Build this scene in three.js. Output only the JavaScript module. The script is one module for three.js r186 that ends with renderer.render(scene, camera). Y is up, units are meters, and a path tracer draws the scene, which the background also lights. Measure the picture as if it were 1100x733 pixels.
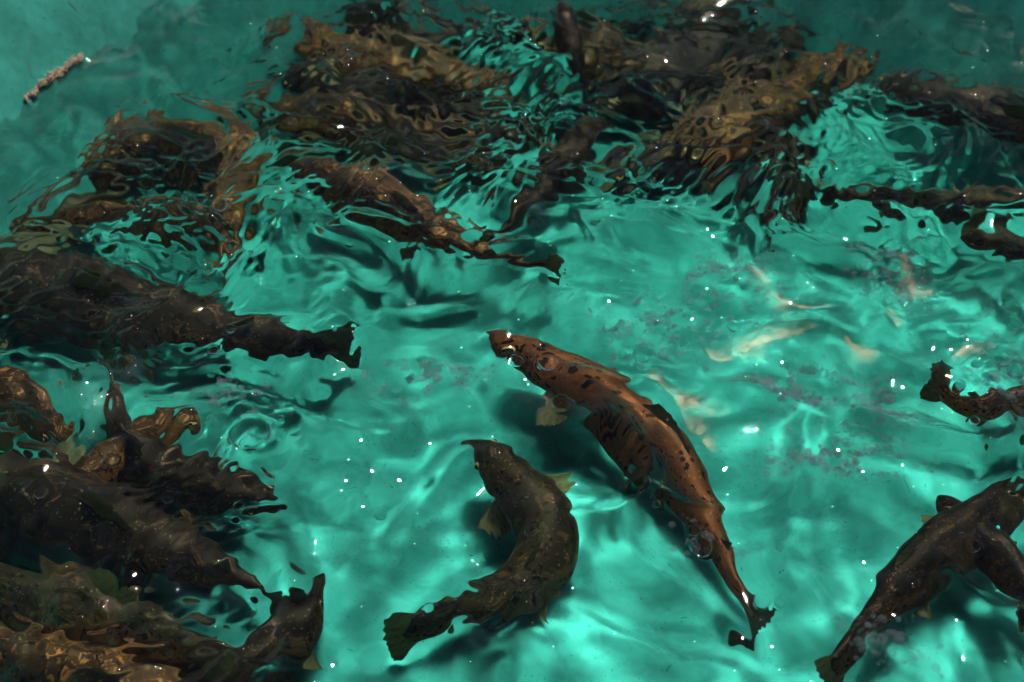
import * as THREE from 'three';

// ---------- camera, sky, sun, exposure ----------
const scene = new THREE.Scene();
const camera = new THREE.PerspectiveCamera(32, 1100 / 733, 0.05, 200);
camera.position.set(...[0.0, 0.9139, 0.98]);
camera.lookAt(0, 0, 0);
camera.focus = 1.24; camera.userData.fStop = 4.5;

const sunDir = new THREE.Vector3(0.3, 1.2, -0.84).normalize();
const skyTexture = (() => {                              // clear afternoon air: pale at the horizon, deeper overhead
  const W = 128, H = 64, d = new Float32Array(W * H * 4);
  for (let j = 0; j < H; j++) { const up = Math.max(0, Math.sin(((j + 0.5) / H - 0.5) * Math.PI)), k = Math.pow(up, 0.6); for (let i = 0; i < W; i++) d.set([0.052 - 0.032 * k, 0.056 - 0.030 * k, 0.064 - 0.019 * k, 1], (j * W + i) * 4); }
  const t = new THREE.DataTexture(d, W, H, THREE.RGBAFormat, THREE.FloatType); t.mapping = THREE.EquirectangularReflectionMapping; t.magFilter = THREE.LinearFilter; t.needsUpdate = true; return t;
})();
scene.background = skyTexture; scene.environment = skyTexture;
const sun = new THREE.DirectionalLight(0xfff0dc, 2);
sun.position.copy(sunDir).multiplyScalar(6); sun.castShadow = true; sun.shadow.radius = 2.2;
sun.shadow.mapSize.set(2048, 2048);
Object.assign(sun.shadow.camera, { left: -1.5, right: 1.5, top: 1.5, bottom: -1.5, near: 1, far: 12 });
scene.add(sun);
const renderer = new THREE.WebGLRenderer({ antialias: true });
renderer.toneMapping = THREE.LinearToneMapping;
renderer.toneMappingExposure = 4.5;
renderer.shadowMap.enabled = true;

// ---------- helpers ----------
let seed = 12345;
const rnd = () => { seed = (seed * 1103515245 + 12345) & 0x7fffffff; return seed / 0x7fffffff; };
const lerp = (a, b, t) => a + (b - a) * t, clamp = (x, a, b) => Math.min(b, Math.max(a, x));
const sstep = (a, b, x) => { const t = clamp((x - a) / (b - a), 0, 1); return t * t * (3 - 2 * t); };
function hash(i, j, k = 0) { let h = (Math.imul(i, 374761393) + Math.imul(j, 668265263) + Math.imul(k, 974634741)) | 0; h = Math.imul(h ^ (h >>> 13), 1274126177); return ((h ^ (h >>> 16)) >>> 0) / 4294967296; }
function vnoise(x, y, k = 0) {
  const i = Math.floor(x), j = Math.floor(y), u = x - i, v = y - j, a = u * u * (3 - 2 * u), b = v * v * (3 - 2 * v);
  return lerp(lerp(hash(i, j, k), hash(i + 1, j, k), a), lerp(hash(i, j + 1, k), hash(i + 1, j + 1, k), a), b);
}
const fbm = (x, y, k = 0) => (vnoise(x, y, k) * 4 + vnoise(x * 2.1, y * 2.1, k + 1) * 2 + vnoise(x * 4.3, y * 4.3, k + 2)) / 7;
const rgb = (r, g, b) => new THREE.Color().setRGB(r, g, b);
const names = {};
function numbered(n) { const c = names[n] = (names[n] ?? -1) + 1; return c ? `${n}_${String(c).padStart(3, '0')}` : n; }
function mesh(name, geo, mat, parent) { const m = new THREE.Mesh(geo, mat); m.name = parent === scene ? numbered(name) : name; m.castShadow = m.receiveShadow = true; parent.add(m); return m; }
function tag(o, label, category, group) { Object.assign(o.userData, { label, category }); if (group) o.userData.group = group; return o; }
function grid(nu, nv, f) {
  const pos = [], uv = [], idx = [];
  for (let i = 0; i <= nu; i++) for (let j = 0; j <= nv; j++) { const p = f(i / nu, j / nv); pos.push(p.x, p.y, p.z); uv.push(i / nu, j / nv); }
  for (let i = 0; i < nu; i++) for (let j = 0; j < nv; j++) { const a = i * (nv + 1) + j, b = a + nv + 1; idx.push(a, a + 1, b, b, a + 1, b + 1); }
  const g = new THREE.BufferGeometry();
  g.setAttribute('position', new THREE.Float32BufferAttribute(pos, 3)); g.setAttribute('uv', new THREE.Float32BufferAttribute(uv, 2)); g.setIndex(idx); g.computeVertexNormals();
  return g;
}

// ---------- the setting: yard, tank ----------
const TX = 0.09, TZ = -0.1, TR = 0.86, ZR = 1.06 / 0.86, DEPTH = 0.34, RIM = 0.14, DRAFT = 0.75;   // DEPTH: from waterline to the foot of the wall; ZR: the tub is longer than wide; DRAFT: how far the wall leans out per metre of height
const concrete = (() => {
  const N = 256, d = new Uint8Array(N * N * 4);
  for (let y = 0; y < N; y++) for (let x = 0; x < N; x++) { const v = 150 + 60 * (fbm(x / 16, y / 16, 3) - 0.5) + 30 * (hash(x, y, 9) - 0.5), o = (y * N + x) * 4; d[o] = v; d[o + 1] = v * 0.95; d[o + 2] = v * 0.86; d[o + 3] = 255; }
  const t = new THREE.DataTexture(d, N, N); t.colorSpace = THREE.SRGBColorSpace; t.wrapS = t.wrapT = THREE.RepeatWrapping; t.magFilter = THREE.LinearFilter; t.repeat.set(60, 60); t.needsUpdate = true; return t;
})();
const ground = mesh('ground', new THREE.PlaneGeometry(120, 120).rotateX(-Math.PI / 2), new THREE.MeshStandardMaterial({ map: concrete, roughness: 0.9 }), scene);
ground.position.y = -0.4; ground.userData.kind = 'structure'; ground.userData.label = 'pale concrete yard round the tank'; ground.userData.category = 'ground';

const gelcoatMap = (() => {
  const N = 512, d = new Uint8Array(N * N * 4);
  for (let y = 0; y < N; y++) for (let x = 0; x < N; x++) {
    const m = 1 + 0.32 * (fbm(x / 40, y / 40, 21) - 0.5) + 0.14 * (fbm(x / 6, y / 6, 23) - 0.5) - (vnoise(x / 1.7, y / 1.7, 5) > 0.955 ? 0.4 : 0), o = (y * N + x) * 4;
    d[o] = 255 * clamp(m * 0.9, 0, 1); d[o + 1] = 255 * clamp(m * 0.92, 0, 1); d[o + 2] = 255 * clamp(m * 0.92, 0, 1); d[o + 3] = 255;
  }
  const t = new THREE.DataTexture(d, N, N); t.colorSpace = THREE.SRGBColorSpace; t.wrapS = t.wrapT = THREE.RepeatWrapping; t.magFilter = THREE.LinearFilter; t.repeat.set(1, 1); t.needsUpdate = true; return t;
})();
const depthAt = (z) => lerp(0.12, 0.23, clamp((0.3 - z) / 1.1, 0, 1));   // the floor falls gently towards the far end
const TURQ = rgb(0.024, 0.20, 0.178);
const gelcoat = new THREE.MeshPhysicalMaterial({ color: TURQ, map: gelcoatMap, roughness: 0.6, specularIntensity: 0.1 });
const metalGelcoat = new THREE.MeshPhysicalMaterial({ color: TURQ, map: gelcoatMap, roughness: 0.55, metalness: 1 });   // same gelcoat, metalness added so sunlight through the water draws sharper patterns
const tank = new THREE.Group(); tank.name = numbered('fish_tank'); tank.position.set(TX, -DEPTH, TZ); scene.add(tank);
tag(tank, 'round turquoise tub of smooth gelcoat full of water and fish', 'fish tank');
{
  const wallAt = (y) => TR + (y - DEPTH) * DRAFT;
  const top = DEPTH + RIM, prof = [[wallAt(0) - 0.03, -0.004], [wallAt(0) - 0.008, 0.003], [wallAt(0.02), 0.02], [wallAt(top - 0.015), top - 0.015], [wallAt(top) + 0.004, top - 0.003], [wallAt(top) + 0.018, top], [wallAt(top) + 0.05, top - 0.002], [wallAt(top) + 0.055, top - 0.02], [wallAt(top) + 0.04, top - 0.03], [wallAt(top) + 0.028, top - 0.04], [wallAt(0) + 0.03, -0.05]].map(([x, y]) => new THREE.Vector2(x, y));
  const wall = mesh('wall', new THREE.LatheGeometry(prof, 180), gelcoat, tank); wall.scale.z = ZR; { const uv = wall.geometry.attributes.uv; for (let i = 0; i < uv.count; i++) uv.setXY(i, uv.getX(i) * 10, uv.getY(i) * 8); }
  const fg = grid(24, 180, (u, v) => { const a = -v * Math.PI * 2; let y = 0.1, z = 0, r = 0; for (let k = 0; k < 4; k++) { r = u * (wallAt(y) + 0.008); z = Math.sin(a) * r * ZR; y = DEPTH - depthAt(z + TZ); } return new THREE.Vector3(Math.cos(a) * r, y, z); });
  { const uv = fg.attributes.uv, p = fg.attributes.position; for (let i = 0; i < uv.count; i++) uv.setXY(i, p.getX(i) / 0.6, p.getZ(i) / 0.6); }
  mesh('floor', fg, metalGelcoat, tank);
  // scuffs scratched into the wall above the waterline
  const dark = new THREE.MeshStandardMaterial({ color: rgb(0.02, 0.09, 0.08), roughness: 0.8 });
  for (const [a0, y0, a1, y1, w] of [[2.696, 0.03, 2.709, 0.012, 0.0024], [2.58, 0.062, 2.574, 0.042, 0.0016], [2.705, 0.086, 2.72, 0.068, 0.0014], [2.677, 0.042, 2.683, 0.034, 0.0012], [2.64, 0.05, 2.65, 0.044, 0.001], [2.75, 0.07, 2.745, 0.06, 0.001]]) {
    const g = grid(6, 1, (u, v) => { const a = -lerp(a0, a1, u) + (v - 0.5) * w * Math.sin(Math.PI * clamp(u, 0.06, 0.94)) / TR, yy = DEPTH + lerp(y0, y1, u), r = wallAt(yy) - 0.0008; return new THREE.Vector3(Math.cos(a) * r, yy, Math.sin(a) * r * ZR); });
    mesh('scuff', g, dark, tank);
  }
}

// ---------- water surface ----------
const bubbles = [[-0.2731, 0.1399, 0.0232], [0.0527, 0.0954, 0.0099], [0.0402, 0.0295, 0.0124], [0.0062, 0.025, 0.0072], [-0.3216, -0.0226, 0.0064], [-0.336, 0.0084, 0.0063], [-0.5106, -0.0744, 0.0065], [-0.3765, -0.2568, 0.0096], [-0.4043, -0.2769, 0.0084], [-0.4804, -0.2668, 0.0072], [-0.1294, 0.2398, 0.0064], [-0.1501, 0.2893, 0.0053], [-0.0367, 0.3055, 0.0052], [0.0179, 0.265, 0.0063], [0.4425, -0.1257, 0.0101], [0.4636, -0.1345, 0.0079], [0.4457, -0.1651, 0.0057], [0.3268, 0.0472, 0.0092], [0.2942, 0.0716, 0.0101], [0.3191, 0.0787, 0.007], [0.2562, -0.0337, 0.0085], [0.2261, -0.0497, 0.0075], [0.2751, -0.0912, 0.0066], [0.5796, -0.0612, 0.0087], [0.5787, -0.0337, 0.0075], [0.5398, 0.0354, 0.0093], [0.5507, 0.0501, 0.0092], [0.52, 0.0573, 0.0071], [0.5141, 0.0354, 0.0062], [0.4824, 0.0759, 0.006], [0.256, 0.2893, 0.0062], [0.2302, 0.342, 0.0077], [0.2448, 0.347, 0.0051], [0.1827, 0.275, 0.0107], [0.1786, 0.2559, 0.0063], [0.4386, 0.2839, 0.008], [0.4879, 0.12, 0.0049], [-0.1096, 0.3001, 0.0044], [0.1061, -0.2272, 0.0071], [-0.0573, -0.0579, 0.0054], [-0.2015, -0.1798, 0.0058], [-0.4085, 0.172, 0.0066], [-0.3399, 0.2269, 0.0073], [-0.4639, 0.2269, 0.0064], [-0.0762, 0.3521, 0.0051], [0.1419, 0.2328, 0.0046], [0.2699, 0.3108, 0.0044], [-0.2459, 0.1132, 0.0049], [-0.2285, 0.1333, 0.0039], [-0.2024, 0.1064, 0.0049], [-0.2106, 0.1593, 0.0038], [-0.3328, 0.0428, 0.0041], [0.7035, -0.6768, 0.023], [0.637, -0.7268, 0.0132], [-0.4476, -0.6913, 0.0144], [0.0731, -0.49, 0.008], [-0.1222, -0.49, 0.008], [-0.4015, -0.7663, 0.0134], [0.3806, -0.0417, 0.0064], [0.3917, -0.0179, 0.0053], [0.1445, 0.028, 0.0083], [0.127, 0.013, 0.0073], [0.105, -0.0023, 0.0063], [0.1701, -0.0257, 0.0064], [0.1942, -0.0023, 0.0063], [0.1169, -0.0257, 0.0053], [0.0929, 0.028, 0.0052], [0.1454, -0.0497, 0.0054], [0.2109, -0.0579, 0.0065], [0.2498, -0.1083, 0.0067], [-0.1122, 0.0501, 0.0061], [-0.1012, 0.028, 0.0052], [-0.1264, 0.0645, 0.0051], [-0.0819, 0.0428, 0.0051], [-0.0463, 0.0354, 0.0051]];
const rings = [[-0.2731, 0.1399, 0.9], [0.0527, 0.0954, 0.6], [-0.1229, 0.4006, 0.5], [-0.004, 0.4191, 0.6], [0.494, -0.6343, 0.9], [0.7035, -0.6768, 0.9], [-0.253, -0.01, 0.5], [-0.4375, -0.6343, 0.7], [0.4481, -0.1257, 0.4], [-0.4252, -0.0257, 0.5], [0.4515, 0.0787, 0.4]];
const MIDSLOPE = 0.34, NETSLOPE = 0.62, FINESLOPE = 0.42;
const mkWaves = (n, l0, l1, s) => { const w = []; for (let i = 0; i < n; i++) { const L = l0 * Math.pow(l1 / l0, rnd()), a = rnd() * 6.2832, k = 6.2832 / L; w.push([Math.cos(a) * k, Math.sin(a) * k, rnd() * 6.2832, (s * Math.sqrt(2 / n)) / k]); } return w; };
const swell = mkWaves(8, 0.3, 0.6, 0.05), mid = mkWaves(28, 0.06, 0.16, MIDSLOPE), fine = mkWaves(34, 0.013, 0.036, FINESLOPE);
const sumW = (w, x, z) => { let y = 0; for (const q of w) y += q[3] * Math.sin(q[0] * x + q[1] * z + q[2]); return y; };
function cells(x, z, size, sharp) {                     // joined shallow bowls with rounded crests between them
  const X = x / size, Z = z / size, i0 = Math.floor(X), j0 = Math.floor(Z);
  let s = 0;
  for (let i = i0 - 2; i <= i0 + 2; i++) for (let j = j0 - 2; j <= j0 + 2; j++) {
    const dx = X - i - 0.15 - 0.7 * hash(i, j, 41), dz = Z - j - 0.15 - 0.7 * hash(i, j, 43);
    s += Math.exp(-sharp * (dx * dx + dz * dz));
  }
  return -Math.log(s + 1e-9) / sharp;                   // about squared distance to the nearest centre, in cells
}
const rough = (x, z) => clamp(1.05 * sstep(0.06, -0.32, z + 0.18 * (vnoise(x * 5, z * 5, 7) - 0.5)) + 0.95 * sstep(-0.1, -0.34, x + 0.12 * (vnoise(x * 6, z * 6, 17) - 0.5)) + 0.35 * sstep(0.32, 0.5, x), 0, 1.1);
function height(x, z) {
  const wx = x + 0.018 * Math.sin(z * 23 + 1.3) + 0.012 * Math.sin(x * 31 + z * 17), wz = z + 0.018 * Math.sin(x * 21 + 0.4) + 0.012 * Math.sin(z * 37 - x * 13);
  const r = rough(x, z);
  let y = sumW(swell, x, z) + (0.05 + 0.95 * r) * sumW(mid, wx, wz) + (0.02 + r * 0.98) * 1.5 * fbm(x * 6, z * 6, 31) * sumW(fine, wx, wz);
  const calm = 1 - 0.6 * Math.exp(-((x + 0.06) ** 2 + (z - 0.1) ** 2) / 0.0036) - 0.5 * Math.exp(-((x + 0.01) ** 2 + (z + 0.01) ** 2) / 0.003);
  y += NETSLOPE * calm * 0.07 * (1 - 0.65 * sstep(0.1, 0.9, r)) * (cells(wx, wz, 0.07, 6.5) - 0.3);
  y += 0.42 * 0.038 * sstep(0.25, 0.8, r) * (cells(wx + 3, wz + 5, 0.038, 7) - 0.3);           // small joined dimples where the water boils
  for (const [gx, gz, gr] of [[-0.285, 0.23, 0.05], [-0.02, 0.345, 0.035], [-0.25, 0.17, 0.03], [-0.24, 0.35, 0.03], [-0.42, -0.2, 0.05]]) { const e = Math.exp(-((x - gx) ** 2 + (z - gz) ** 2) / (gr * gr)); if (e > 0.02) y += e * (0.0014 * Math.sin(x * 260 + 3 * Math.sin(z * 120)) + 0.0011 * Math.sin(z * 250 + 2.5 * Math.sin(x * 140 + 1))); }   // shivers over the fish
  const q = Math.exp(-(((x - 0.13) / 0.1) ** 2) - (((z - 0.12) / 0.11) ** 2)); if (q > 0.02) y += 0.5 * 0.03 * q * (cells(wx + 1, wz + 2, 0.03, 6) - 0.3);
  for (const [cx, cz, s] of rings) { const d = Math.hypot(x - cx, z - cz); if (d < 0.16) y += s * 0.0011 * Math.sin(d * 340) * Math.exp(-d * 26) * sstep(0.16, 0.1, d); }
  for (const [cx, cz, rr] of bubbles) { const d = Math.hypot(x - cx, z - cz) / rr; if (d < 3) y += rr * (0.26 * Math.exp(-((d - 1.05) ** 2) * 14) - 0.5 * Math.exp(-((d * 1.1) ** 6))); }
  return y;
}
{
  const R = TR + 0.012, xs = [], zs = [], pos = [], idx = [];
  for (let x = TX - R; x < TX + R + 0.002; x += 0.0021) xs.push(x);
  for (let z = TZ - R * ZR; z < TZ + R * ZR + 0.004; z += z < 0.5 ? 0.0021 : 0.008) zs.push(z);
  const n = zs.length, ids = new Int32Array(xs.length * n).fill(-1);
  const vid = (i, j) => { const k = i * n + j; if (ids[k] < 0) { ids[k] = pos.length / 3; pos.push(xs[i], height(xs[i], zs[j]), zs[j]); } return ids[k]; };
  for (let i = 0; i + 1 < xs.length; i++) for (let j = 0; j + 1 < n; j++) {
    if ((xs[i] - TX) ** 2 + ((zs[j] - TZ) / ZR) ** 2 > R * R) continue;
    const a = vid(i, j), b = vid(i, j + 1), c = vid(i + 1, j), d = vid(i + 1, j + 1); idx.push(a, b, c, c, b, d);
  }
  const g = new THREE.BufferGeometry(); g.setAttribute('position', new THREE.Float32BufferAttribute(pos, 3)); g.setIndex(idx); g.computeVertexNormals();
  const m = new THREE.MeshPhysicalMaterial({ color: 0xffffff, roughness: 0, transmission: 1, thickness: 0.2, ior: 1.33, attenuationColor: rgb(0.72, 0.95, 0.92), attenuationDistance: 0.25 });
  const w = mesh('water', g, m, scene); w.userData = { kind: 'structure', label: 'clear churning water filling the turquoise tub', category: 'water' };
}

// ---------- trout ----------
function skinTexture(kind, k) {
  const W = 1024, H = 512, d = new Uint8Array(W * H * 4);
  const pal = { dark: [[30, 27, 17], [78, 64, 36], [134, 116, 74]], olive: [[44, 44, 26], [96, 90, 50], [150, 142, 96]], brown: [[58, 44, 22], [138, 102, 48], [190, 156, 92]], orange: [[74, 50, 28], [160, 104, 58], [196, 154, 106]] }[kind];
  const spots = []; for (let i = 0; i < 520; i++) spots.push([rnd() * W, rnd() * H, 2.5 + rnd() * 5.5, rnd()]);
  const f = new Float32Array(W * H * 3);
  for (let y = 0; y < H; y++) for (let x = 0; x < W; x++) {
    const a = Math.abs(y / H * 2 - 1);                     // 1 at the back, 0 under the belly
    const e = a + 0.35 * (fbm(x / 50, y / 34, k) - 0.5) + 0.14 * (fbm(x / 11, y / 11, k + 5) - 0.5);
    const s = sstep(0.52, 0.78, e), b = sstep(0.34, 0.2, e), grain = 1 + 0.35 * (fbm(x / 5, y / 5, k + 9) - 0.5) + 0.12 * (((x + (y & 4 ? 4 : 0)) % 8 < 2 ? -1 : 0.3));
    const fleck = sstep(0.63, 0.72, fbm(x / 18 + 40, y / 11, k + 13)) * (kind === 'orange' ? 0 : kind === 'brown' ? 0.6 : 0.22);
    const band = Math.exp(-(((e - 0.5) / 0.09) ** 2)) * 0.22;
    for (let c = 0; c < 3; c++) { let v = lerp(lerp(pal[1][c], pal[0][c], s * (kind === 'orange' ? 0.6 : 1)), pal[2][c], b); v = lerp(v, [196, 98, 66][c], band * 0.6); v = lerp(v, [206, 138, 70][c], fleck); f[(y * W + x) * 3 + c] = v * grain; }
  }
  for (const [sx, sy, r, t] of spots) {
    const back = Math.abs(sy / H * 2 - 1); if (back < 0.38 && t > 0.25) continue;
    for (let y = Math.floor(sy - r - 2); y <= sy + r + 2; y++) for (let x = Math.floor(sx - r - 2); x <= sx + r + 2; x++) {
      const yy = (y + H) % H, xx = clamp(x, 0, W - 1), w = sstep(r + 1.2, r - 1.2, Math.hypot(x - sx, (y - sy) * 0.8 + 1.2 * Math.sin(x * 0.9))) * 0.85;
      if (w > 0) for (let c = 0; c < 3; c++) { const o = (yy * W + xx) * 3 + c; f[o] = lerp(f[o], [14, 12, 9][c], w); }
    }
  }
  for (let i = 0; i < 900; i++) { const sx = Math.floor(rnd() * W), sy = Math.floor(rnd() * H), r = 1 + Math.floor(rnd() * 2.6); for (let y = -r; y <= r; y++) for (let x = -r; x <= r; x++) if (x * x + y * y <= r * r) { const o = (((sy + y + H) % H) * W + clamp(sx + x, 0, W - 1)) * 3; for (let c = 0; c < 3; c++) f[o + c] = lerp(f[o + c], [196, 170, 110][c], 0.45); } }
  for (let i = 0; i < W * H; i++) { for (let c = 0; c < 3; c++) d[i * 4 + c] = clamp(f[i * 3 + c] * 0.82, 0, 255); d[i * 4 + 3] = 255; }
  const t = new THREE.DataTexture(d, W, H); t.colorSpace = THREE.SRGBColorSpace; t.magFilter = THREE.LinearFilter; t.wrapT = THREE.RepeatWrapping; t.needsUpdate = true; return t;
}
const skins = {}, finMats = {};
for (const [i, k] of ['dark', 'olive', 'brown', 'orange'].entries()) {
  skins[k] = new THREE.MeshPhysicalMaterial({ map: skinTexture(k, 50 + i * 20), roughness: 0.55, metalness: k === 'orange' ? 0.7 : 0.45, specularIntensity: 0.2 });
  finMats[k] = new THREE.MeshPhysicalMaterial({ color: [rgb(0.09, 0.11, 0.04), rgb(0.14, 0.18, 0.06), rgb(0.18, 0.15, 0.05), rgb(0.08, 0.09, 0.04)][i], roughness: 0.5, vertexColors: true, transmission: 0.5, thickness: 0, specularIntensity: 0.2 });
}
const eyeMat = new THREE.MeshPhysicalMaterial({ color: rgb(0.35, 0.28, 0.1), roughness: 0.2, metalness: 0.5 }), pupilMat = new THREE.MeshPhysicalMaterial({ color: rgb(0.005, 0.005, 0.005), roughness: 0.1 });
const HT = [[0, 0.006], [0.015, 0.019], [0.05, 0.036], [0.1, 0.053], [0.17, 0.068], [0.26, 0.079], [0.37, 0.085], [0.48, 0.081], [0.58, 0.07], [0.68, 0.054], [0.78, 0.039], [0.86, 0.031], [0.9, 0.031], [0.93, 0.02]];
const WT = [[0, 0.005], [0.015, 0.017], [0.05, 0.031], [0.1, 0.044], [0.17, 0.053], [0.26, 0.059], [0.37, 0.062], [0.48, 0.058], [0.58, 0.049], [0.68, 0.036], [0.78, 0.023], [0.86, 0.013], [0.9, 0.008], [0.93, 0.003]];
const table = (T, t) => { for (let i = 1; i < T.length; i++) if (t <= T[i][0]) { const u = (t - T[i - 1][0]) / (T[i][0] - T[i - 1][0]); return lerp(T[i - 1][1], T[i][1], u * u * (3 - 2 * u) * 0.5 + u * 0.5); } return T[T.length - 1][1]; };
function makeTrout(label, kind, thick, roll, twist, pts) {
  const group = new THREE.Group(); group.name = numbered('trout'); scene.add(group);
  tag(group, label, 'fish', 'trout crowding the tank');
  const V = pts.map((p) => new THREE.Vector3(...p)), O = V[3].clone(); group.position.copy(O);
  const curve = new THREE.CatmullRomCurve3(V.map((v) => v.clone().sub(O)), false, 'centripetal'); curve.arcLengthDivisions = 200;
  const L = curve.getLength(), T = L * thick, TH = Math.min(T, 0.46);   // TH: the height stays below what the water can cover
  const frame = (t, extra = 0) => {
    const o = curve.getPointAt(clamp(t, 0, 1)), tan = curve.getTangentAt(clamp(t, 0, 1)).normalize();
    const side = new THREE.Vector3().crossVectors(new THREE.Vector3(0, 1, 0), tan).normalize(), up = new THREE.Vector3().crossVectors(tan, side).normalize(), q = new THREE.Quaternion().setFromAxisAngle(tan, roll + extra);
    return { o, tan, side: side.applyQuaternion(q), up: up.applyQuaternion(q) };
  };
  const surf = (t, ang, lift = 0) => {                    // ang 0 at the back, PI under the belly
    const f = frame(t), h = table(HT, t) * TH * (Math.cos(ang) > 0 ? 0.95 : 1.05) + lift, w = table(WT, t) * T + lift;
    const c = Math.cos(ang), s = Math.sin(ang), p = 0.92;
    return f.o.clone().addScaledVector(f.up, Math.sign(c) * Math.pow(Math.abs(c), p) * h).addScaledVector(f.side, Math.sign(s) * Math.pow(Math.abs(s), p) * w);
  };
  const bodyG = grid(64, 28, (u, v) => { const t = 0.93 * (u < 0.3 ? u * u * 1.6 + u * 0.52 : u); return surf(t, v * Math.PI * 2 ); });
  { // uv: length along u, back at v = 0 and 1
    const n = bodyG.attributes.normal, N = 29; // weld the seam's normals
    for (let i = 0; i <= 64; i++) { const a = i * N, b = a + 28, x = n.getX(a) + n.getX(b), y = n.getY(a) + n.getY(b), z = n.getZ(a) + n.getZ(b), l = Math.hypot(x, y, z) || 1; n.setXYZ(a, x / l, y / l, z / l); n.setXYZ(b, x / l, y / l, z / l); }
  }
  mesh('body', bodyG, skins[kind], group);
  const finMat = finMats[kind];
  const fin = (name, base, dir, len, rays, thickness = 0.0022) => {   // base(u): root point; dir(u), len(u): where and how far each ray runs
    const n = 14, m = 8, tri = [];
    const nrm = new THREE.Vector3().crossVectors(base(1).sub(base(0)), dir(0.5)).normalize();
    const g = grid(2 * n, m, (u, v) => {
      const s = u <= 0.5 ? u * 2 : 2 - u * 2, sg = u <= 0.5 ? 1 : -1, p = base(s).addScaledVector(dir(s), v * len(s) * (1 + 0.05 * Math.sin(s * 40)));
      return p.addScaledVector(nrm, sg * thickness * T * 2 * (1 - 0.8 * v) * (0.5 + 0.5 * Math.abs(Math.sin(s * Math.PI * rays))) * (s < 0.01 || s > 0.99 ? 0.1 : 1) + 0.004 * T * Math.sin(v * 4 + s * 5) * v);
    });
    const col = []; for (let i = 0; i <= 2 * n; i++) for (let j = 0; j <= m; j++) { const w = 0.7 + 0.5 * Math.abs(Math.sin(i * 1.9)) * (0.6 + 0.4 * hash(i, j, 77)) - (hash(i, j, 78) > 0.8 ? 0.35 : 0); col.push(w, w, w * 0.9); }
    g.setAttribute('color', new THREE.Float32BufferAttribute(col, 3));
    return mesh(name, g, finMat, group);
  };
  const mix = (f, a, b, c) => new THREE.Vector3().addScaledVector(f.tan, a).addScaledVector(f.up, b).addScaledVector(f.side, c).normalize();
  // tail fin: fan at the end of the spine, turned a little as it sweeps
  { const f0 = frame(0.88, 0), f1 = frame(0.94, twist * 0.5), h = table(HT, 0.88) * TH;
    fin('tail_fin', (s) => frame(0.875).o.clone().addScaledVector(f0.up, (0.5 - s) * 1.5 * h), (s) => mix(f1, 1, (0.5 - s) * 1.5, (0.5 - s) * Math.sin(twist) * 0.9), (s) => L * 0.105 * (1 + 0.22 * Math.abs(s - 0.5) * 2 - 0.1), 9); }
  { const f = frame(0.46); fin('dorsal_fin', (s) => surf(lerp(0.41, 0.55, s), 0, -0.004), (s) => mix(f, 0.65 + s * 0.3, 0.8 - s * 0.3, 0), (s) => T * lerp(0.06, 0.025, s * s), 8); }
  { const f = frame(0.77); fin('adipose_fin', (s) => surf(lerp(0.755, 0.785, s), 0, -0.002), () => mix(f, 1, 0.7, 0), (s) => T * (0.035 - 0.012 * s), 3); }
  { const f = frame(0.7); fin('anal_fin', (s) => surf(lerp(0.66, 0.75, s), Math.PI, -0.003), (s) => mix(f, 0.7, -0.8, 0), (s) => T * lerp(0.07, 0.03, s), 6); }
  for (const sd of [-1, 1]) {
    const f = frame(0.21), f2 = frame(0.55);
    fin('pectoral_fin', (s) => surf(lerp(0.205, 0.235, s), sd * lerp(1.95, 2.15, s), -0.003), (s) => mix(f, lerp(0.45, 1.1, s), -0.12 - 0.1 * s, sd * lerp(0.95, 0.5, s)), (s) => L * lerp(0.125, 0.07, s), 7);
    fin('pelvic_fin', (s) => surf(lerp(0.53, 0.555, s), sd * lerp(2.35, 2.55, s), -0.003), (s) => mix(f2, 1, -0.35, sd * lerp(0.8, 0.4, s)), (s) => T * lerp(0.08, 0.045, s), 5);
    const ec = surf(0.065, sd * 1.22, -0.003 * T / 0.4), er = 0.0125 * T, e = mesh('eye', new THREE.SphereGeometry(er, 16, 12), eyeMat, group); e.position.copy(ec);
    const fe = frame(0.065), out = mix(fe, -0.15, 0.35, sd), pu = mesh('pupil', new THREE.SphereGeometry(er * 0.62, 14, 10), pupilMat, e); pu.position.copy(out).multiplyScalar(er * 0.55);
    // gill cover: a plate standing a little proud of the cheek
    const gg = grid(12, 12, (u, v) => { const an = lerp(0.85, 2.5, v), back = 0.125 + 0.075 * Math.sqrt(Math.max(0, 1 - ((v - 0.5) * 2) ** 2)); return surf(lerp(0.118, back, u), sd * an, T * (0.0016 + 0.0035 * Math.sin(Math.PI * u * 0.95) * Math.sin(Math.PI * v))); });
    const uvA = gg.attributes.uv; for (let i = 0; i < uvA.count; i++) { const u = uvA.getX(i), v = uvA.getY(i), an = lerp(0.85, 2.5, v) / 6.2832; uvA.setXY(i, lerp(0.12, 0.2, u), sd > 0 ? an : 1 - an); }
    if (sd < 0) gg.index.array.reverse(), gg.computeVertexNormals();
    mesh('gill_cover', gg, skins[kind], group);
  }
  { // lower jaw
    const jg = grid(10, 10, (u, v) => { const t = lerp(0.004, 0.085, u), an = lerp(2.15, 4.13, v); return surf(t, an, T * 0.0035 * Math.sin(Math.PI * clamp(u, 0.02, 0.98))); });
    const uvA = jg.attributes.uv; for (let i = 0; i < uvA.count; i++) uvA.setXY(i, 0.08 * uvA.getX(i), lerp(0.34, 0.66, uvA.getY(i)));
    mesh('lower_jaw', jg, skins[kind], group);
  }
  return group;
}
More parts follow.
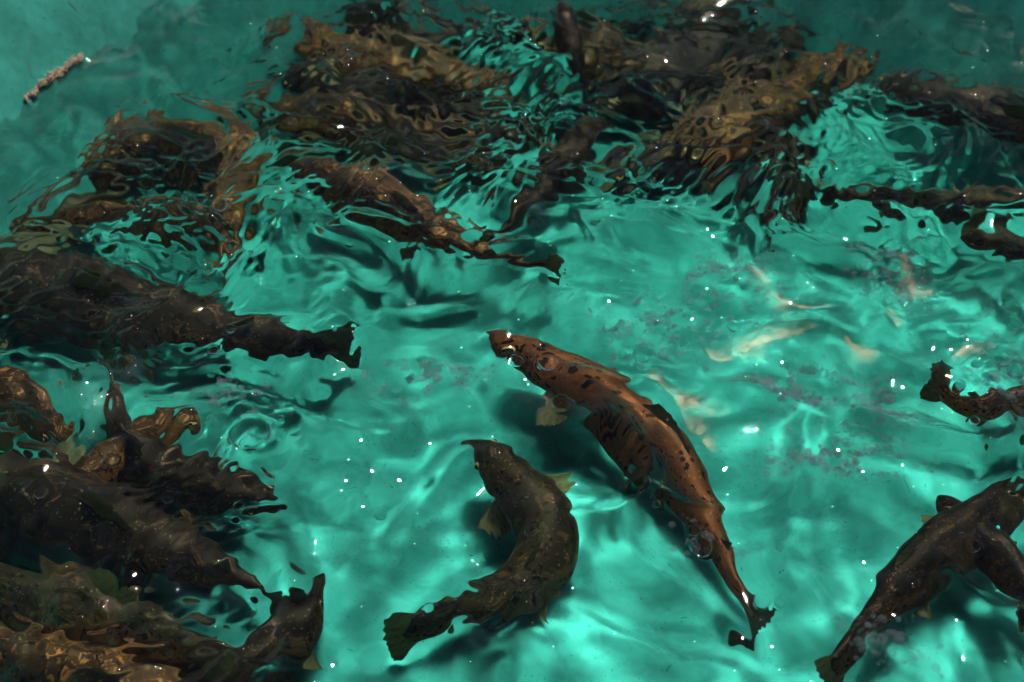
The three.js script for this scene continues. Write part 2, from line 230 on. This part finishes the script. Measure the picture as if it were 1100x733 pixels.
const fishes = [
  ["copper orange spotted trout, slim and nearly straight, over open floor", "orange", 1.0, -0.25, 0.3, [[-0.024, -0.064, -0.055], [0.043, -0.066, -0.01], [0.105, -0.067, 0.044], [0.157, -0.069, 0.106], [0.189, -0.072, 0.182], [0.212, -0.076, 0.257], [0.238, -0.081, 0.357]]],
  ["dark speckled trout bent in an S, green pectoral fins spread, over open floor", "olive", 1.4, 0.1, 1.2, [[-0.048, -0.064, 0.114], [-0.015, -0.064, 0.146], [0.024, -0.065, 0.198], [0.037, -0.067, 0.244], [0.005, -0.069, 0.296], [-0.062, -0.074, 0.328], [-0.127, -0.079, 0.356]]],
  ["large dark trout with spotted green tail fin and dim speckled back", "dark", 1.43, 0.1, 1.1, [[-0.825, -0.101, -0.238], [-0.678, -0.093, -0.197], [-0.533, -0.085, -0.148], [-0.407, -0.079, -0.102], [-0.317, -0.076, -0.068], [-0.259, -0.074, -0.051], [-0.167, -0.075, -0.047]]],
  ["golden brown trout whose snout rests beside the curled dark brown trout", "brown", 1.43, 0.2, 0.4, [[-0.493, -0.075, 0.104], [-0.529, -0.075, 0.063], [-0.574, -0.075, 0.034], [-0.628, -0.075, 0.012], [-0.693, -0.083, -0.014], [-0.757, -0.08, -0.043]]],
  ["broad black trout lying diagonally under the cluster of sun glints", "dark", 1.62, 0.1, 1.0, [[-0.623, -0.075, 0.119], [-0.531, -0.073, 0.158], [-0.441, -0.072, 0.201], [-0.355, -0.072, 0.244], [-0.289, -0.075, 0.274], [-0.25, -0.077, 0.289], [-0.193, -0.082, 0.319]]],
  ["dark brown trout curling round the clear water beside the biggest bubble", "dark", 1.3, -0.1, 0.5, [[-0.241, -0.077, 0.191], [-0.281, -0.077, 0.173], [-0.329, -0.077, 0.161], [-0.385, -0.08, 0.134], [-0.435, -0.082, 0.079], [-0.467, -0.087, 0.019], [-0.488, -0.087, -0.049]]],
  ["mottled olive trout lying below the broad black trout", "olive", 1.49, -0.35, 0.6, [[-0.564, -0.082, 0.267], [-0.492, -0.082, 0.288], [-0.423, -0.082, 0.309], [-0.355, -0.082, 0.333], [-0.302, -0.085, 0.354], [-0.26, -0.087, 0.375], [-0.221, -0.089, 0.405]]],
  ["blackish trout with tail under the pale flecks, crossing the mottled olive trout", "dark", 1.3, 0.2, 0.8, [[-0.189, -0.074, 0.294], [-0.205, -0.074, 0.333], [-0.229, -0.074, 0.368], [-0.263, -0.077, 0.396], [-0.311, -0.079, 0.414], [-0.359, -0.084, 0.426], [-0.408, -0.089, 0.434]]],
  ["rusty brown trout with yellow edged tail fin under grey froth", "brown", 1.43, 0.3, 1.0, [[0.731, -0.073, -0.008], [0.653, -0.065, 0.026], [0.587, -0.06, 0.05], [0.535, -0.058, 0.066], [0.506, -0.055, 0.06], [0.492, -0.055, 0.043], [0.471, -0.056, 0.013]]],
  ["dark trout lying slantwise, tail fin in broken froth", "dark", 1.1, 0.4, 0.8, [[0.531, -0.057, 0.179], [0.481, -0.054, 0.214], [0.434, -0.053, 0.25], [0.382, -0.054, 0.296], [0.34, -0.057, 0.338], [0.312, -0.059, 0.365], [0.276, -0.062, 0.41]]],
  ["dark trout whose snout crosses above the slantwise dark trout", "dark", 1.17, -0.2, 0.5, [[0.441, -0.05, 0.195], [0.458, -0.053, 0.229], [0.481, -0.055, 0.274], [0.496, -0.055, 0.317], [0.506, -0.058, 0.357], [0.506, -0.06, 0.395], [0.505, -0.065, 0.439]]],
  ["long black backed trout by the rippled turquoise corner", "dark", 1.56, 0.1, 0.3, [[0.564, -0.091, -0.622], [0.625, -0.088, -0.609], [0.697, -0.088, -0.587], [0.757, -0.087, -0.533], [0.806, -0.086, -0.476], [0.848, -0.086, -0.424], [0.898, -0.087, -0.37]]],
  ["dark trout with orange flecked back below the long black backed trout", "olive", 1.1, -0.2, 0.6, [[0.727, -0.071, -0.323], [0.661, -0.071, -0.333], [0.583, -0.071, -0.325], [0.512, -0.073, -0.341], [0.454, -0.078, -0.362], [0.419, -0.081, -0.38], [0.371, -0.085, -0.401]]],
  ["brown trout forming one arm of a V with its tail at the bottom point", "brown", 1.04, 0.2, 1.1, [[-0.328, -0.086, -0.434], [-0.267, -0.082, -0.399], [-0.198, -0.078, -0.357], [-0.13, -0.075, -0.297], [-0.079, -0.074, -0.249], [-0.03, -0.075, -0.223], [0.077, -0.075, -0.19]]],
  ["slim black trout forming the other arm of the V", "dark", 1.23, -0.1, 0.4, [[0.146, -0.088, -0.55], [0.111, -0.085, -0.494], [0.073, -0.082, -0.431], [0.032, -0.079, -0.363], [-0.002, -0.078, -0.299], [-0.024, -0.077, -0.264], [-0.054, -0.077, -0.221]]],
  ["olive gold trout with a wavering outline near the far wall", "brown", 1.49, -0.4, 0.6, [[-0.457, -0.148, -0.874], [-0.363, -0.146, -0.86], [-0.248, -0.144, -0.817], [-0.145, -0.144, -0.77], [-0.053, -0.146, -0.726], [0.007, -0.148, -0.695], [0.088, -0.153, -0.661]]],
  ["dim brown trout broken up by ripples between the olive gold trout and the V", "brown", 1.17, -0.2, 0.6, [[-0.436, -0.163, -0.675], [-0.353, -0.161, -0.661], [-0.261, -0.155, -0.625], [-0.172, -0.152, -0.598], [-0.085, -0.152, -0.573], [-0.028, -0.152, -0.559], [0.056, -0.155, -0.541]]],
  ["amber flecked trout in the rippled crowd by the far wall", "brown", 1.43, -0.35, 0.6, [[0.205, -0.128, -0.497], [0.273, -0.132, -0.549], [0.352, -0.139, -0.611], [0.436, -0.143, -0.686], [0.51, -0.146, -0.763], [0.568, -0.148, -0.824], [0.659, -0.153, -0.914]]],
  ["blackish trout behind the amber flecked trout", "dark", 1.56, 0.1, 0.6, [[0.133, -0.148, -0.684], [0.21, -0.146, -0.726], [0.298, -0.146, -0.774], [0.389, -0.146, -0.823], [0.477, -0.148, -0.88], [0.541, -0.151, -0.927], [0.627, -0.153, -0.988]]],
  ["small brown trout seen tail on below the amber flecked trout", "orange", 1.04, 0.2, 0.3, [[0.378, -0.128, -0.602], [0.35, -0.123, -0.558], [0.323, -0.118, -0.513], [0.301, -0.117, -0.476], [0.286, -0.116, -0.448], [0.276, -0.115, -0.425], [0.261, -0.118, -0.388]]],
  ["narrow dark trout hanging with its tail over clear floor", "dark", 0.91, 0, 0.2, [[0.431, -0.136, -0.613], [0.41, -0.13, -0.558], [0.388, -0.125, -0.494], [0.371, -0.121, -0.433], [0.361, -0.119, -0.377], [0.356, -0.118, -0.335], [0.346, -0.116, -0.248]]],
  ["hook shaped trout by the wall with gold spots on its head", "brown", 1.23, 0.3, 0.5, [[-0.617, -0.126, -0.462], [-0.58, -0.13, -0.52], [-0.521, -0.135, -0.566], [-0.455, -0.134, -0.549], [-0.409, -0.124, -0.447], [-0.399, -0.118, -0.355], [-0.381, -0.104, -0.18]]],
  ["trout with pale wet snout lifting through the surface", "dark", 1.17, 0, 0.5, [[0.082, -0.003, -0.81], [0.086, -0.019, -0.762], [0.094, -0.041, -0.713], [0.104, -0.068, -0.671], [0.118, -0.091, -0.635], [0.131, -0.109, -0.606], [0.155, -0.131, -0.561]]],
  ["olive trout at the rim side of the dark trout with orange flecked back", "olive", 1.17, 0.2, 0.5, [[0.594, -0.061, -0.255], [0.626, -0.06, -0.241], [0.66, -0.058, -0.216], [0.696, -0.056, -0.185], [0.726, -0.056, -0.154], [0.747, -0.057, -0.131], [0.778, -0.059, -0.095]]],
  ["dull trout deep beneath the hook shaped trout", "olive", 1.04, 0.1, 0.5, [[-0.65, -0.121, -0.293], [-0.643, -0.129, -0.361], [-0.614, -0.135, -0.408], [-0.571, -0.142, -0.447], [-0.53, -0.146, -0.47], [-0.498, -0.149, -0.477], [-0.451, -0.152, -0.48]]],
  ["amber brown trout tucked under the curled dark brown trout", "brown", 1.17, 0.3, 0.6, [[-0.357, -0.071, 0.064], [-0.392, -0.071, 0.095], [-0.428, -0.071, 0.133], [-0.464, -0.071, 0.165], [-0.499, -0.073, 0.183], [-0.53, -0.076, 0.194], [-0.585, -0.081, 0.204]]],
  ["brown trout at the foot of the dark pile", "brown", 1.43, 0.3, 0.7, [[-0.533, -0.082, 0.356], [-0.468, -0.082, 0.368], [-0.395, -0.082, 0.385], [-0.322, -0.082, 0.402], [-0.27, -0.085, 0.414], [-0.235, -0.087, 0.422], [-0.183, -0.089, 0.437]]],
  ["blackish trout hidden beneath the olive gold trout", "dark", 1.3, 0.1, 0.6, [[-0.397, -0.158, -0.763], [-0.302, -0.158, -0.736], [-0.194, -0.158, -0.698], [-0.088, -0.158, -0.66], [-0.015, -0.157, -0.628], [0.043, -0.158, -0.608], [0.128, -0.159, -0.579]]],
  ["ripple torn brown trout between the pale snouted trout and the blackish trout", "brown", 1.3, -0.3, 0.7, [[0.016, -0.153, -0.881], [0.102, -0.153, -0.85], [0.201, -0.153, -0.807], [0.297, -0.153, -0.76], [0.368, -0.156, -0.722], [0.424, -0.158, -0.696], [0.513, -0.163, -0.655]]],
  ["black trout doubling the edge of the amber flecked trout", "dark", 1.17, 0.2, 0.6, [[0.135, -0.138, -0.466], [0.199, -0.142, -0.502], [0.274, -0.147, -0.554], [0.36, -0.154, -0.613], [0.435, -0.161, -0.671], [0.488, -0.163, -0.716], [0.58, -0.168, -0.799]]],
  ["small ragged looking trout below the hook shaped trout", "brown", 1.1, -0.3, 0.6, [[-0.683, -0.114, -0.322], [-0.631, -0.116, -0.336], [-0.57, -0.117, -0.346], [-0.504, -0.116, -0.338], [-0.457, -0.116, -0.326], [-0.423, -0.117, -0.315], [-0.363, -0.119, -0.295]]],
  ["dark trout nosing the far end behind the olive gold trout", "dark", 1.43, 0.1, 0.6, [[-0.535, -0.158, -0.98], [-0.427, -0.158, -0.974], [-0.31, -0.158, -0.955], [-0.194, -0.158, -0.93], [-0.097, -0.161, -0.913], [-0.032, -0.163, -0.903], [0.064, -0.168, -0.882]]],
  ["dark trout at the far end behind the pale snouted trout", "olive", 1.43, -0.1, 0.6, [[0.719, -0.158, -1.025], [0.598, -0.158, -1.006], [0.469, -0.158, -0.98], [0.352, -0.158, -0.961], [0.261, -0.161, -0.951], [0.195, -0.163, -0.941], [0.114, -0.168, -0.932]]],
  ["dusky trout crossing the head of the V", "olive", 1.1, 0.2, 0.6, [[-0.007, -0.136, -0.47], [-0.069, -0.139, -0.495], [-0.146, -0.142, -0.521], [-0.223, -0.143, -0.531], [-0.279, -0.145, -0.533], [-0.32, -0.147, -0.529], [-0.389, -0.151, -0.522]]]
];
for (const f of fishes) makeTrout(...f);

// ---------- bubbles ----------
const frothPatches = [
  ["grey froth patch left of the copper orange trout", -0.0969, 0.0501, 0.0663, 0.0314, 420],
  ["grey froth raft above the copper orange trout", 0.1648, -0.0257, 0.0797, 0.0537, 900],
  ["thin froth sheet scattered beyond the raft", 0.2665, -0.1083, 0.0666, 0.0666, 500],
  ["round froth patch holding several larger bubbles", 0.301, 0.0787, 0.0502, 0.0479, 700],
  ["pale dense froth lump on the green swell", 0.3802, 0.1064, 0.0494, 0.0593, 1300],
  ["froth patch round two dark bubbles", 0.4558, -0.1345, 0.0506, 0.0601, 500],
  ["grey froth over the rusty brown trout", 0.5405, 0.0501, 0.0408, 0.0832, 1100],
  ["broken froth over the slantwise dark trout tail", 0.3381, 0.3911, 0.0495, 0.0416, 150],
  ["thin froth drifting below the dense lump", 0.3325, 0.172, 0.0855, 0.0224, 700],
  ["specks of froth at the thin dark tail of the copper trout", 0.1881, 0.2672, 0.0313, 0.0436, 70],
  ["fine froth flecks by the biggest bubble", -0.301, 0.0787, 0.0602, 0.0412, 160]
];
const film = new THREE.MeshPhysicalMaterial({ color: 0xffffff, roughness: 0, transmission: 1, thickness: 0.01, ior: 1.14 });
const domeG = new THREE.SphereGeometry(1, 28, 20);
bubbles.forEach(([x, z, r], i) => {
  const b = mesh('bubble', domeG, film, scene); b.position.set(x, height(x + r, z) + r * 0.1, z); b.scale.set(r * 0.95, r * (r > 0.015 ? 0.55 : 0.75), r * 0.95);
  const special = { 0: 'largest bubble, a clear dome set in ring ripples', 1: 'shiny dark bubble against the copper trout flank', 2: 'clear bubble on the dark neck of the copper trout' }[i];
  const patch = frothPatches.find(([, cx, cz, rx, rz]) => Math.hypot((x - cx) / rx, (z - cz) / rz) < 1.1);
  if (special) tag(b, special, 'bubble', 'air bubbles'); else if (patch) tag(b, `clear bubble in the ${patch[0]}`, 'bubble', `bubbles in the ${patch[0]}`); else tag(b, 'small clear air bubble standing alone on open water', 'bubble', 'lone air bubbles');
});

// ---------- froth ----------
const frothG = new THREE.IcosahedronGeometry(1, 2);
const frothM = new THREE.MeshPhysicalMaterial({ color: rgb(0.9, 0.92, 0.94), roughness: 0, transmission: 0.985, thickness: 0, ior: 1.5 });
const creamM = new THREE.MeshPhysicalMaterial({ color: rgb(0.5, 0.38, 0.27), roughness: 0.6, transmission: 0.2, thickness: 0, ior: 1.4 });
const gauss = () => (rnd() + rnd() + rnd() - 1.5) / 1.5;
for (const [label, cx, cz, rx, rz, n] of frothPatches) {   // loose drifts of clear bubbles, most of them minute, gathered in strings and gaps
  const list = [], M = new THREE.Matrix4();
  while (list.length < n * 1.5) {
    const x = cx + gauss() * rx * 1.5, z = cz + gauss() * rz * 1.5, e = fbm(x * 55 + 9, z * 75, 61) + 0.5 * cells(x, z, 0.016, 20);
    if (e < 0.52 + 0.12 * rnd()) continue;
    list.push([x, z, 0.0006 + 0.0042 * rnd() ** 6]);
  }
  const im = new THREE.InstancedMesh(frothG, frothM, list.length); im.name = numbered('froth_patch'); im.userData = { kind: 'stuff', label, category: 'foam' }; im.castShadow = im.receiveShadow = true; scene.add(im);
  list.forEach(([x, z, r], i) => { M.makeScale(r, r * 0.8, r).setPosition(x, height(x, z) + r * 0.35, z); im.setMatrixAt(i, M); });
}
const creamFilmM = new THREE.MeshPhysicalMaterial({ color: rgb(0.80, 0.60, 0.34), roughness: 0.45, vertexColors: true, transparent: true, side: THREE.DoubleSide });
([[[0.293, -0.1524], [0.3011, -0.1169], [0.3241, -0.0878], [0.3693, -0.0661], [0.3671, -0.0827]], [[0.2152, -0.0023], [0.2329, 0.0235], [0.2613, 0.0054], [0.3052, -0.0069], [0.3485, -0.0132]], [[0.2581, 0.028], [0.2575, 0.0175], [0.2939, -0.0023]], [[0.1433, 0.0428], [0.1713, 0.0716], [0.2074, 0.1064], [0.237, 0.1064]], [[0.1756, 0.0787], [0.1952, 0.1266], [0.2106, 0.1593]], [[0.4399, -0.0661], [0.4431, -0.0337], [0.438, -0.0257]], [[0.3736, -0.0069], [0.3913, 0.0084], [0.4154, 0.0175]], [[0.4852, 0.028], [0.5114, 0.0084], [0.5436, 0.0054]], [[0.4791, -0.1614], [0.483, -0.1083], [0.5085, -0.0997]]]).forEach((s, k) => {                       // thin uneven translucent cream strips laid on the surface, denser along one edge
  const c = new THREE.CatmullRomCurve3(s.map(([x, z]) => new THREE.Vector3(x, 0, z))), nu = 70, nv = 16, col = [], side = hash(k, 3) > 0.5 ? 1 : -1;
  const g = grid(nu, nv, (u, v) => {
    const p = c.getPointAt(u), t = c.getTangentAt(u), w = (0.008 + 0.022 * vnoise(u * 4, k * 7, 3)) * Math.sqrt(Math.sin(Math.PI * clamp(u, 0.002, 0.998))), q = (v - 0.25) * w * side * 1.6 + 0.004 * (fbm(u * 9, k * 3, 5) - 0.5);
    const x = p.x - t.z * q, z = p.z + t.x * q, e = Math.exp(-(((v - 0.22) / 0.12) ** 2)), n = fbm(x * 160, z * 160, 71);
    const a = (0.12 * e + 0.09 * sstep(1, 0.3, v) * sstep(0, 0.25, v)) * sstep(0.2, 0.62, n) * sstep(0, 0.12, u) * sstep(1, 0.88, u); col.push(1, 1, 1, clamp(a, 0, 1));
    return new THREE.Vector3(x, height(x, z) + 0.0012, z);
  });
  g.setAttribute('color', new THREE.Float32BufferAttribute(col, 4));
  tag(mesh('cream_film', g, creamFilmM, scene), 'thin cream film curled over the green swell', 'foam', 'cream films');
});
{ // crust of dried scum along the waterline
  const list = [];
  for (let i = 0; i < 900; i++) { const t = rnd(), a = -lerp(2.745, 2.612, t), r = TR - 0.001 - 0.012 * Math.abs(gauss()) * vnoise(t * 22, 5, 9); const w = 0.2 + fbm(t * 14, 3, 8); list.push([TX + Math.cos(a) * r, TZ + Math.sin(a) * r * ZR, 0.0005 + 0.0011 * rnd() * w]); }
  const im = new THREE.InstancedMesh(new THREE.IcosahedronGeometry(1, 1), creamM, list.length), M = new THREE.Matrix4(); im.name = numbered('scum_line');
  list.forEach(([x, z, r], i) => { M.makeScale(r, r, r).setPosition(x, height(x, z) + 0.004 + 0.01 * Math.abs(gauss()), z); im.setMatrixAt(i, M); });
  im.userData = { kind: 'stuff', label: 'tan scum clinging to the tub wall at the waterline', category: 'foam' }; scene.add(im);
}
renderer.render(scene, camera);
